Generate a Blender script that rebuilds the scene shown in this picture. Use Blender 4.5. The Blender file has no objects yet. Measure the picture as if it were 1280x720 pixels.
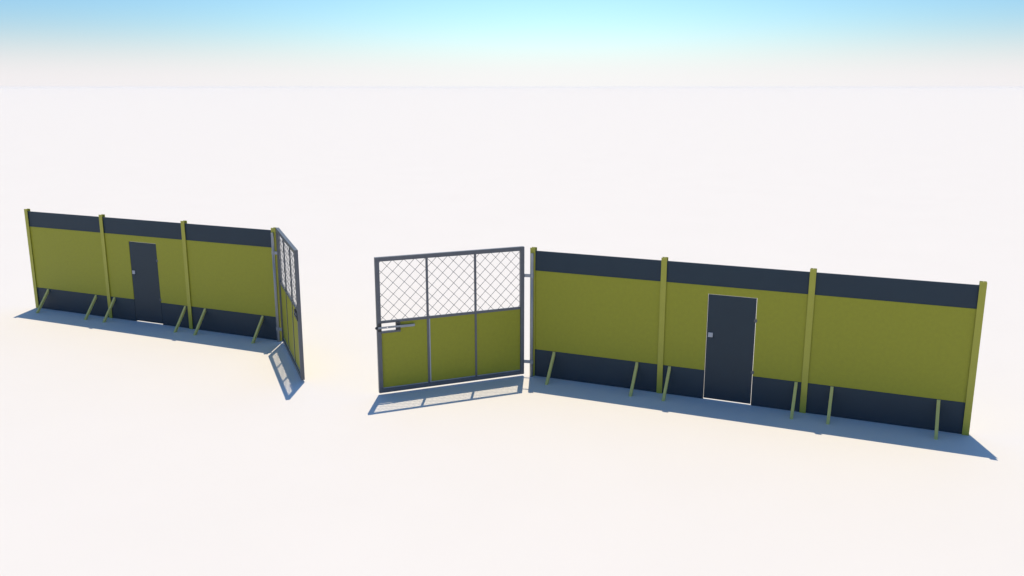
import bpy, bmesh, math
from mathutils import Vector, Matrix

scene = bpy.context.scene
col = scene.collection

# ------------------------------------------------------------------ measures (metres)
L = 2.49            # post spacing
XR = 13.435         # first post of the right hand fence
POST_H, POST_W = 2.5, 0.101
YF = -0.027         # front face of the posts
Z_TOP, Z_UP, Z_LOW = 2.442, 2.068, 0.536
T = 0.036           # panel thickness, front face on y = 0
DOOR_L, DOOR_R, DOOR_T = 0.789, 1.622, 1.922
LEAF_W, LEAF_GAP = 2.842, 0.0997
G0, G1 = 0.044, 2.525
SUN = Vector((-0.1363, 0.3617, 1.0)).normalized()

# ------------------------------------------------------------------ materials
def new_mat(name):
    m = bpy.data.materials.new(name); m.use_nodes = True
    nt = m.node_tree
    return m, nt, nt.nodes['Principled BSDF']

def surface(name, c1, c2, rough, scale=3.0, fine=140.0, bump=0.15, metallic=0.0, spec=0.5, rvar=0.08, grime=None):
    m, nt, b = new_mat(name)
    N, K = nt.nodes.new, nt.links.new
    tc = N('ShaderNodeTexCoord')
    n1 = N('ShaderNodeTexNoise'); n1.inputs['Scale'].default_value = scale
    n1.inputs['Detail'].default_value = 7; n1.inputs['Roughness'].default_value = 0.62
    n2 = N('ShaderNodeTexNoise'); n2.inputs['Scale'].default_value = fine; n2.inputs['Detail'].default_value = 3
    K(tc.outputs['Object'], n1.inputs['Vector']); K(tc.outputs['Object'], n2.inputs['Vector'])
    add = N('ShaderNodeMath'); add.operation = 'MULTIPLY_ADD'
    add.inputs[1].default_value = 0.45
    K(n2.outputs['Fac'], add.inputs[0]); K(n1.outputs['Fac'], add.inputs[2])
    rmp = N('ShaderNodeMapRange'); rmp.inputs['From Min'].default_value = 0.45; rmp.inputs['From Max'].default_value = 1.0
    K(add.outputs[0], rmp.inputs['Value'])
    mix = N('ShaderNodeMix'); mix.data_type = 'RGBA'
    mix.inputs['A'].default_value = (*c1, 1); mix.inputs['B'].default_value = (*c2, 1)
    K(rmp.outputs['Result'], mix.inputs['Factor'])
    K(mix.outputs['Result'], b.inputs['Base Color'])
    rr = N('ShaderNodeMapRange'); rr.inputs['To Min'].default_value = rough - rvar; rr.inputs['To Max'].default_value = rough + rvar
    K(n1.outputs['Fac'], rr.inputs['Value']); K(rr.outputs['Result'], b.inputs['Roughness'])
    bp = N('ShaderNodeBump'); bp.inputs['Strength'].default_value = bump; bp.inputs['Distance'].default_value = 0.002
    K(n2.outputs['Fac'], bp.inputs['Height']); K(bp.outputs['Normal'], b.inputs['Normal'])
    b.inputs['Metallic'].default_value = metallic
    b.inputs['Specular IOR Level'].default_value = spec
    return m

M_YELLOW = surface('yellow_green_paint', (0.300, 0.295, 0.012), (0.355, 0.348, 0.017), 0.62, 16.0, 80, 0.5)
M_POST = surface('post_paint', (0.38, 0.365, 0.035), (0.44, 0.42, 0.048), 0.50, 2.0, 90, 0.2)
M_BRACE = surface('brace_paint', (0.60, 0.56, 0.16), (0.66, 0.62, 0.19), 0.5, 5.0, 90, 0.2)
M_DARK = surface('dark_slate_paint', (0.023, 0.040, 0.058), (0.028, 0.049, 0.069), 0.55, 1.1, 120, 0.3, spec=0.25)
M_DOOR = surface('door_slate_paint', (0.024, 0.040, 0.056), (0.029, 0.048, 0.066), 0.5, 1.4, 160, 0.15, spec=0.25)
M_STEEL = surface('grey_steel_paint', (0.095, 0.104, 0.122), (0.13, 0.139, 0.158), 0.42, 6.0, 180, 0.15)
M_TUBE = surface('light_steel', (0.27, 0.29, 0.32), (0.34, 0.36, 0.39), 0.40, 6.0, 180, 0.1, metallic=0.1)
M_BLACK = surface('black_steel', (0.018, 0.021, 0.026), (0.03, 0.034, 0.04), 0.45, 9.0, 180, 0.1)
M_WIRE = surface('wire_steel', (0.13, 0.14, 0.15), (0.19, 0.20, 0.21), 0.45, 9.0, 100, 0.0)
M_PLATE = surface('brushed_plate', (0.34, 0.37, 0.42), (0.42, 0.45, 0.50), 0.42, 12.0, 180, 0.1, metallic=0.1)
M_GROUND = surface('pale_polished_ground', (0.800, 0.760, 0.730), (0.820, 0.780, 0.750), 0.75, 0.35, 30.0, 0.0, spec=0.2, rvar=0.0)

# ------------------------------------------------------------------ mesh helpers
def box(bm, x0, x1, y0, y1, z0, z1):
    vs = [bm.verts.new((x, y, z)) for z in (z0, z1) for y in (y0, y1) for x in (x0, x1)]
    for f in ((0, 2, 3, 1), (4, 5, 7, 6), (0, 1, 5, 4), (2, 6, 7, 3), (0, 4, 6, 2), (1, 3, 7, 5)):
        bm.faces.new([vs[i] for i in f])

def prism(bm, pts, a, b, axis):
    """extrude polygon pts from a to b along axis 'x' | 'y' | 'z'"""
    def P(p, t):
        return {'x': (t, p[0], p[1]), 'y': (p[0], t, p[1]), 'z': (p[0], p[1], t)}[axis]
    A = [bm.verts.new(P(p, a)) for p in pts]; B = [bm.verts.new(P(p, b)) for p in pts]
    n = len(pts)
    bm.faces.new(A[::-1]); bm.faces.new(B)
    for i in range(n):
        bm.faces.new((A[i], A[(i + 1) % n], B[(i + 1) % n], B[i]))

def rod(bm, p, q, r, n=12):
    p, q = Vector(p), Vector(q); d = (q - p).normalized()
    u = d.orthogonal().normalized(); v = d.cross(u)
    R = [[bm.verts.new(c + (u * math.cos(2 * math.pi * i / n) + v * math.sin(2 * math.pi * i / n)) * r) for i in range(n)] for c in (p, q)]
    bm.faces.new(R[0][::-1]); bm.faces.new(R[1])
    for i in range(n):
        bm.faces.new((R[0][i], R[0][(i + 1) % n], R[1][(i + 1) % n], R[1][i]))

def ball(bm, c, r):
    bmesh.ops.create_uvsphere(bm, u_segments=14, v_segments=9, radius=r, matrix=Matrix.Translation(c))

def build(name, bm, mat, parent=None, bevel=0.0, smooth=False):
    bmesh.ops.recalc_face_normals(bm, faces=bm.faces)
    me = bpy.data.meshes.new(name); bm.to_mesh(me); bm.free()
    me.materials.append(mat)
    o = bpy.data.objects.new(name, me); col.objects.link(o)
    if parent is not None: o.parent = parent
    if bevel:
        m = o.modifiers.new('bevel', 'BEVEL'); m.width = bevel; m.segments = 2
        m.limit_method = 'ANGLE'; m.angle_limit = math.radians(40); m.harden_normals = False
    if smooth:
        for p in me.polygons: p.use_smooth = len(p.vertices) == 4
    return o

def root(name, loc, rz, label, cat, group):
    o = bpy.data.objects.new(name, None); col.objects.link(o)
    o.location = loc; o.rotation_euler = (0, 0, rz); o.empty_display_size = 0.3
    o['label'] = label; o['category'] = cat; o['group'] = group
    return o

# ------------------------------------------------------------------ fence
def post_bm(x):
    """H section, flanges front and back, open slots left and right for the panels"""
    bm = bmesh.new(); h = POST_W / 2; t = 0.012; y0, y1 = YF, YF + 0.095
    pts = [(x - h, y0), (x + h, y0), (x + h, y0 + t), (x + t / 2, y0 + t), (x + t / 2, y1 - t), (x + h, y1 - t),
           (x + h, y1), (x - h, y1), (x - h, y1 - t), (x - t / 2, y1 - t), (x - t / 2, y0 + t), (x - h, y0 + t)]
    prism(bm, pts, 0.0, POST_H, 'z')
    return bm

def brace_bm(x):
    bm = bmesh.new(); w = 0.025
    pts = [(-0.412, 0.0), (-0.352, 0.0), (-0.0005, 0.455), (-0.0005, 0.528), (-0.006, 0.528)]
    prism(bm, pts, x - w, x + w, 'x')
    return bm

def make_fence(x0, label, hinge_at):
    f = root('fence', (x0, 0, 0), 0, label, 'fence', 'panel fences on either side of the gateway')
    for i in range(4):
        build('post', post_bm(i * L), M_POST, f, 0.0015)
    for i in range(3):
        a, b = i * L + 0.006, (i + 1) * L - 0.006
        door = (i == 1)
        dl, dr = i * L + DOOR_L, i * L + DOOR_R
        bm = bmesh.new()
        if door:
            pts = [(a, Z_LOW), (dl, Z_LOW), (dl, DOOR_T), (dr, DOOR_T), (dr, Z_LOW), (b, Z_LOW), (b, Z_UP), (a, Z_UP)]
        else:
            pts = [(a, Z_LOW), (b, Z_LOW), (b, Z_UP), (a, Z_UP)]
        prism(bm, pts, -0.002, T + 0.002, 'y')
        p = build('panel', bm, M_YELLOW, f, 0.002)
        bm = bmesh.new(); box(bm, a, b, 0, T, Z_UP + 0.001, Z_TOP); build('dark_band', bm, M_DARK, p, 0.002)
        for (s, e) in (((a, dl), (dr, b)) if door else ((a, b),)):
            bm = bmesh.new(); box(bm, s, e, 0, T, 0.002, Z_LOW - 0.001); build('dark_band', bm, M_DARK, p, 0.002)
        if door:
            g = 0.009
            bm = bmesh.new(); box(bm, dl + g, dr - g, 0.001, 0.031, 0.023, DOOR_T - g)
            d = build('door', bm, M_DOOR, f, 0.0015)
            bm = bmesh.new()
            box(bm, dl + 0.036, dl + 0.118, -0.013, 0.001, 1.152, 1.236)
            h = build('handle', bm, M_PLATE, d, 0.003)
            bm = bmesh.new()
            box(bm, dl + 0.104, dl + 0.130, -0.030, 0.0005, 1.143, 1.151)
            build('lever', bm, M_DARK, d, 0.002)
            for z in (1.523, 0.602):
                bm = bmesh.new()
                rod(bm, (dr - g / 2, -0.006, z - 0.030), (dr - g / 2, -0.006, z + 0.030), 0.0075)
                box(bm, dr - g - 0.022, dr - g / 2, -0.003, 0.0005, z - 0.024, z + 0.024)
                box(bm, dr - g / 2, dr + 0.022, -0.006, -0.0025, z - 0.024, z + 0.024)
                build('hinge', bm, M_STEEL, d)
        for bx in ((0.160, 2.343) if door else (0.431, 2.048)):
            build('brace', brace_bm(i * L + bx + 0.007), M_BRACE, f, 0.002)
    # round steel tube that carries the gate leaf, welded to the face of the end post
    bm = bmesh.new(); rod(bm, (hinge_at, YF - 0.0285, 0.0), (hinge_at, YF - 0.0285, 2.40), 0.028, 20)
    build('hinge_tube', bm, M_TUBE, f, smooth=True)
    return f

make_fence(0.0, 'yellow and slate panel fence left of the gateway, with the narrow oblique slate door', 3 * L)
make_fence(XR, 'larger yellow and slate panel fence right of the gateway, nearest the camera', 0.0)

# ------------------------------------------------------------------ gate leaves
def wire_mesh(u0, u1, z0, z1, sg, P=0.2057, cu=1.494, cz=2.256):
    bm = bmesh.new(); r = 0.0043
    for fam in (1, -1):
        c0 = cu + fam * cz
        for k in range(-40, 40):
            c = c0 + k * P                      # u + fam*z = c
            pts = []
            # clip the line to the bay
            za, zb = (c - u0) / fam, (c - u1) / fam
            lo, hi = max(z0, min(za, zb)), min(z1, max(za, zb))
            if hi - lo < 0.01: continue
            off = 0.003 * fam
            rod(bm, (sg * (c - fam * lo), off, lo), (sg * (c - fam * hi), off, hi), r, 6)
    return bm

def make_leaf(px, py, ang, sg, tube_world, label, bolt):
    """sg = +1 leaf runs to local +x, -1 to local -x; local -y is the front"""
    g = root('gate_leaf', (px, py, 0), ang, label, 'gate', 'two open swing leaves of the gateway')
    o = LEAF_GAP; D = 0.035
    def U(u): return sg * (u + o)
    def ubox(bm, u0, u1, y0, y1, z0, z1):
        a, b = sorted((U(u0), U(u1))); box(bm, a, b, y0, y1, z0, z1)
    W = LEAF_W; S = 0.074
    for u0, u1 in ((0, S), (W - S, W)):
        bm = bmesh.new(); ubox(bm, u0, u1, -D, D, G0, G1); build('stile', bm, M_STEEL, g, 0.004)
    for z0, z1 in ((G1 - S, G1), (G0, G0 + S)):
        bm = bmesh.new(); ubox(bm, S, W - S, -D + 0.001, D - 0.001, z0, z1); build('rail', bm, M_STEEL, g, 0.003)
    bays = [(S, 0.9535), (0.9925, 1.8775), (1.9165, W - S)]
    M0, M1 = 1.330, 1.376
    for (a, b) in ((0.9505, 0.9955), (1.8745, 1.9195)):
        bm = bmesh.new(); ubox(bm, a + 0.003, b - 0.003, -0.015, 0.013, G0 + S, G1 - S); build('mullion', bm, M_STEEL, g, 0.002)
    for i, (a, b) in enumerate(bays):
        bm = bmesh.new(); ubox(bm, a, b, -0.018, 0.016, M0, M1); build('rail', bm, M_STEEL, g, 0.002)
        w = wire_mesh(a, b, M1, G1 - S, 1)
        for v in w.verts: v.co.x = sg * (v.co.x + o)
        build('wire_mesh', w, M_WIRE, g)
        bm = bmesh.new()
        if i == 2:
            pts = [(a, G0 + S), (b, G0 + S), (b, 1.150), (2.414, 1.150), (2.414, M0), (a, M0)]
        else:
            pts = [(a, G0 + S), (b, G0 + S), (b, M0), (a, M0)]
        prism(bm, [(U(p[0]), p[1]) for p in pts], -0.004, 0.001, 'y')
        pn = build('panel', bm, M_YELLOW, g)
        bm = bmesh.new(); ubox(bm, a + 0.001, b - 0.001, -0.013, -0.0045, G0 + S + 0.001, G0 + S + 0.016)  # pale strip along the panel's bottom edge
        build('pale_strip', bm, M_PLATE, pn)
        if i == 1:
            bm = bmesh.new(); ubox(bm, b - 0.020, b - 0.001, -0.013, -0.0045, G0 + S + 0.017, M0 - 0.002)  # pale strip up one side of the middle panel
            build('pale_strip', bm, M_PLATE, pn)
    # latch housing cut into the leaf: floor, inner guide block and outer guide block
    bm = bmesh.new(); ubox(bm, 2.414, W - S, -0.024, 0.024, 1.150, 1.187); build('latch_frame', bm, M_STEEL, g, 0.002)
    bm = bmesh.new(); ubox(bm, 2.420, 2.496, -0.044, 0.020, 1.187, M0); build('guide_block', bm, M_BLACK, g, 0.004)
    bm = bmesh.new(); ubox(bm, W - S - 0.002, W - 0.012, -0.046, -D, 1.186, 1.338); build('guide_block', bm, M_BLACK, g, 0.004)
    if bolt:
        # flat sliding bolt with a round hole, its far end a longer flat tongue over the panel
        bm = bmesh.new(); zc = 1.262; y0, y1 = -0.060, -0.048; hu, hr = 2.665, 0.0115
        n = 16; hh = 0.0175
        def square(a):
            c, s = math.cos(a), math.sin(a); k = hh / max(abs(c), abs(s)); return (c * k, s * k)
        ring = []
        for i in range(n):
            a = 2 * math.pi * i / n
            q = square(a); ci = (hr * math.cos(a), hr * math.sin(a))
            ring.append([bm.verts.new((U(hu + c[0]), y, zc + c[1])) for c in (q, ci) for y in (y0, y1)])
        for i in range(n):
            A, B = ring[i], ring[(i + 1) % n]
            bm.faces.new((A[0], B[0], B[2], A[2])); bm.faces.new((A[1], A[3], B[3], B[1])); bm.faces.new((A[2], B[2], B[3], A[3]))
        ubox(bm, hu + hh, W + 0.012, y0, y1, zc - hh, zc + hh)
        ubox(bm, 2.42, hu - hh, y0, y1, zc - hh, zc + hh)
        b = build('slide_bolt', bm, M_TUBE, g)
        bm = bmesh.new(); ubox(bm, 2.155, 2.42, -0.050, -0.036, 1.230, 1.276); build('tongue', bm, M_TUBE, b, 0.003)
        bm = bmesh.new(); rod(bm, (U(2.49), -0.044, 1.268), (U(2.49), -0.070, 1.268), 0.011, 12); build('pin', bm, M_PLATE, b)
        bm = bmesh.new(); ball(bm, (U(W + 0.018), -0.052, zc), 0.027); build('knob', bm, M_BLACK, b, smooth=True)
    else:
        # keeper bracket that receives the bolt
        bm = bmesh.new()
        ubox(bm, W - 0.34, W + 0.004, -0.056, -0.046, 1.288, 1.300)
        ubox(bm, W - 0.34, W + 0.004, -0.056, -0.046, 1.224, 1.236)
        ubox(bm, W - 0.352, W - 0.34, -0.056, -0.030, 1.224, 1.300)
        build('keeper', bm, M_STEEL, g)
    # hinges: collar round the tube and a strap to the stile
    inv = Matrix.Rotation(-ang, 4, 'Z')
    t = inv @ (Vector(tube_world) - Vector((px, py, 0)))
    for z in (1.975, 0.292):
        bm = bmesh.new()
        rod(bm, (t.x, t.y, z - 0.036), (t.x, t.y, z + 0.036), 0.035, 20)
        e = Vector((U(0.004), -0.006, z)); c = Vector((t.x, t.y, z)); d = (e - c).normalized(); n = Vector((-d.y, d.x, 0)) * 0.009
        e2 = e + d * 0.03
        q = [(c + n), (c - n), (e2 - n), (e2 + n)]
        prism(bm, [(p.x, p.y) for p in q], z - 0.030, z + 0.030, 'z')
        build('hinge', bm, M_TUBE, g)
    return g

A_R, A_L = 0.8128, 0.7909
make_leaf(XR - 0.0898, -0.0054, A_R, -1, (XR, YF - 0.0285, 0),
          'open grey steel gate leaf with sliding bolt, seen face on beside the right fence', True)
make_leaf(3 * L + 0.0898, -0.0054, -A_L, 1, (3 * L, YF - 0.0285, 0),
          'open grey steel gate leaf seen nearly edge on at the end of the left fence', False)

# ------------------------------------------------------------------ ground
bm = bmesh.new()
R = 6000.0
rings = [0.0, 60.0, 400.0, R]
c = bm.verts.new((10, 0, 0)); prev = None
for r in rings[1:]:
    cur = [bm.verts.new((10 + r * math.cos(2 * math.pi * i / 64), r * math.sin(2 * math.pi * i / 64), 0)) for i in range(64)]
    for i in range(64):
        j = (i + 1) % 64
        bm.faces.new((c, cur[i], cur[j]) if prev is None else (prev[i], cur[i], cur[j], prev[j]))
    prev = cur
gr = build('ground', bm, M_GROUND); gr['kind'] = 'structure'

# ------------------------------------------------------------------ air
hm = bpy.data.materials.new('haze'); hm.use_nodes = True
hn = hm.node_tree; hn.nodes.remove(hn.nodes['Principled BSDF'])
pv = hn.nodes.new('ShaderNodeVolumePrincipled')
pv.inputs['Color'].default_value = (0.99, 0.98, 0.98, 1); pv.inputs['Density'].default_value = 0.00015
hn.links.new(pv.outputs['Volume'], hn.nodes['Material Output'].inputs['Volume'])
bm = bmesh.new(); box(bm, -7000, 7000, -7000, 7000, -1.0, 6.2)
hz = build('haze', bm, hm); hz['kind'] = 'stuff'
scene.cycles.volume_bounces = 3

# ------------------------------------------------------------------ daylight
sl = bpy.data.lights.new('sun', 'SUN'); sl.energy = 3.4; sl.angle = math.radians(0.25); sl.color = (1.0, 0.88, 0.66)
so = bpy.data.objects.new('sun', sl); col.objects.link(so)
so.rotation_euler = SUN.to_track_quat('Z', 'Y').to_euler(); so.location = (10, 10, 20)

w = bpy.data.worlds.new('World'); scene.world = w; w.use_nodes = True
nt = w.node_tree; N, K = nt.nodes.new, nt.links.new
bg = nt.nodes['Background']
sky = N('ShaderNodeTexSky'); sky.sky_type = 'NISHITA'; sky.sun_disc = False
sky.sun_elevation = math.asin(SUN.z); sky.sun_rotation = math.atan2(SUN.x, SUN.y)
sky.air_density = 1.0; sky.dust_density = 0.6; sky.ozone_density = 2.0
bg.inputs['Strength'].default_value = 0.10
# bright haze low over the horizon, plus an added glow lobe imitating lens falloff
tc = N('ShaderNodeTexCoord'); sx = N('ShaderNodeSeparateXYZ'); K(tc.outputs['Generated'], sx.inputs[0])
def math_n(op, a, b=None, clamp=False):
    n = N('ShaderNodeMath'); n.operation = op; n.use_clamp = clamp
    for i, v in enumerate((a, b)):
        if v is None: continue
        if isinstance(v, (int, float)): n.inputs[i].default_value = v
        else: K(v, n.inputs[i])
    return n.outputs[0]
TINT = (0.62, 0.93, 1.20)      # added blue push on the sky for bluer shadow fill
HZ_W, AZ_P = 0.048, 16.0
zc = math_n('MAXIMUM', sx.outputs['Z'], 0.0)
band = math_n('EXPONENT', math_n('MULTIPLY', math_n('POWER', math_n('DIVIDE', zc, HZ_W), 2.4), -1.0))
wide = math_n('EXPONENT', math_n('MULTIPLY', math_n('DIVIDE', zc, 0.12), -1.0))
hx, hy = SUN.x / math.hypot(SUN.x, SUN.y), SUN.y / math.hypot(SUN.x, SUN.y)
az = math_n('ADD', math_n('MULTIPLY', sx.outputs['X'], hx), math_n('MULTIPLY', sx.outputs['Y'], hy))
lobe = math_n('POWER', math_n('MAXIMUM', az, 0.0), AZ_P)
def rgb_scale(fac, colour):
    n = N('ShaderNodeVectorMath'); n.operation = 'SCALE'; n.inputs[0].default_value = colour; K(fac, n.inputs['Scale']); return n.outputs[0]
def vadd(a, b):
    n = N('ShaderNodeVectorMath'); n.operation = 'ADD'; K(a, n.inputs[0]); K(b, n.inputs[1]); return n.outputs[0]
mixh = N('ShaderNodeMix'); mixh.data_type = 'RGBA'
K(band, mixh.inputs['Factor']); tint = N('ShaderNodeVectorMath'); tint.operation = 'MULTIPLY'; K(sky.outputs['Color'], tint.inputs[0]); tint.inputs[1].default_value = TINT
K(tint.outputs[0], mixh.inputs['A']); mixh.inputs['B'].default_value = (8.5, 8.15, 8.25, 1)
above = math_n('SUBTRACT', 1.0, math_n('MULTIPLY', band, 0.88))
glow = rgb_scale(math_n('MULTIPLY', math_n('MULTIPLY', wide, lobe), above), (3.8, 6.0, 4.5))
total = vadd(mixh.outputs['Result'], glow)
K(total, bg.inputs['Color'])

# ------------------------------------------------------------------ camera
cd = bpy.data.cameras.new('camera'); cam = bpy.data.objects.new('camera', cd); col.objects.link(cam)
cam.location = (19.5846, -15.1028, 5.4249)
cam.rotation_euler = (math.pi / 2 - 0.223, 0, 0.411)
cd.sensor_width = 36; cd.lens = 1109.47 / 1280 * 36; cd.clip_start = 0.1; cd.clip_end = 20000
scene.camera = cam
scene.render.resolution_x, scene.render.resolution_y = 1024, 576
vs = scene.view_settings
vs.view_transform = 'Standard'; vs.look = 'None'; vs.exposure = 0.08; vs.gamma = 1.0; vs.use_curve_mapping = False
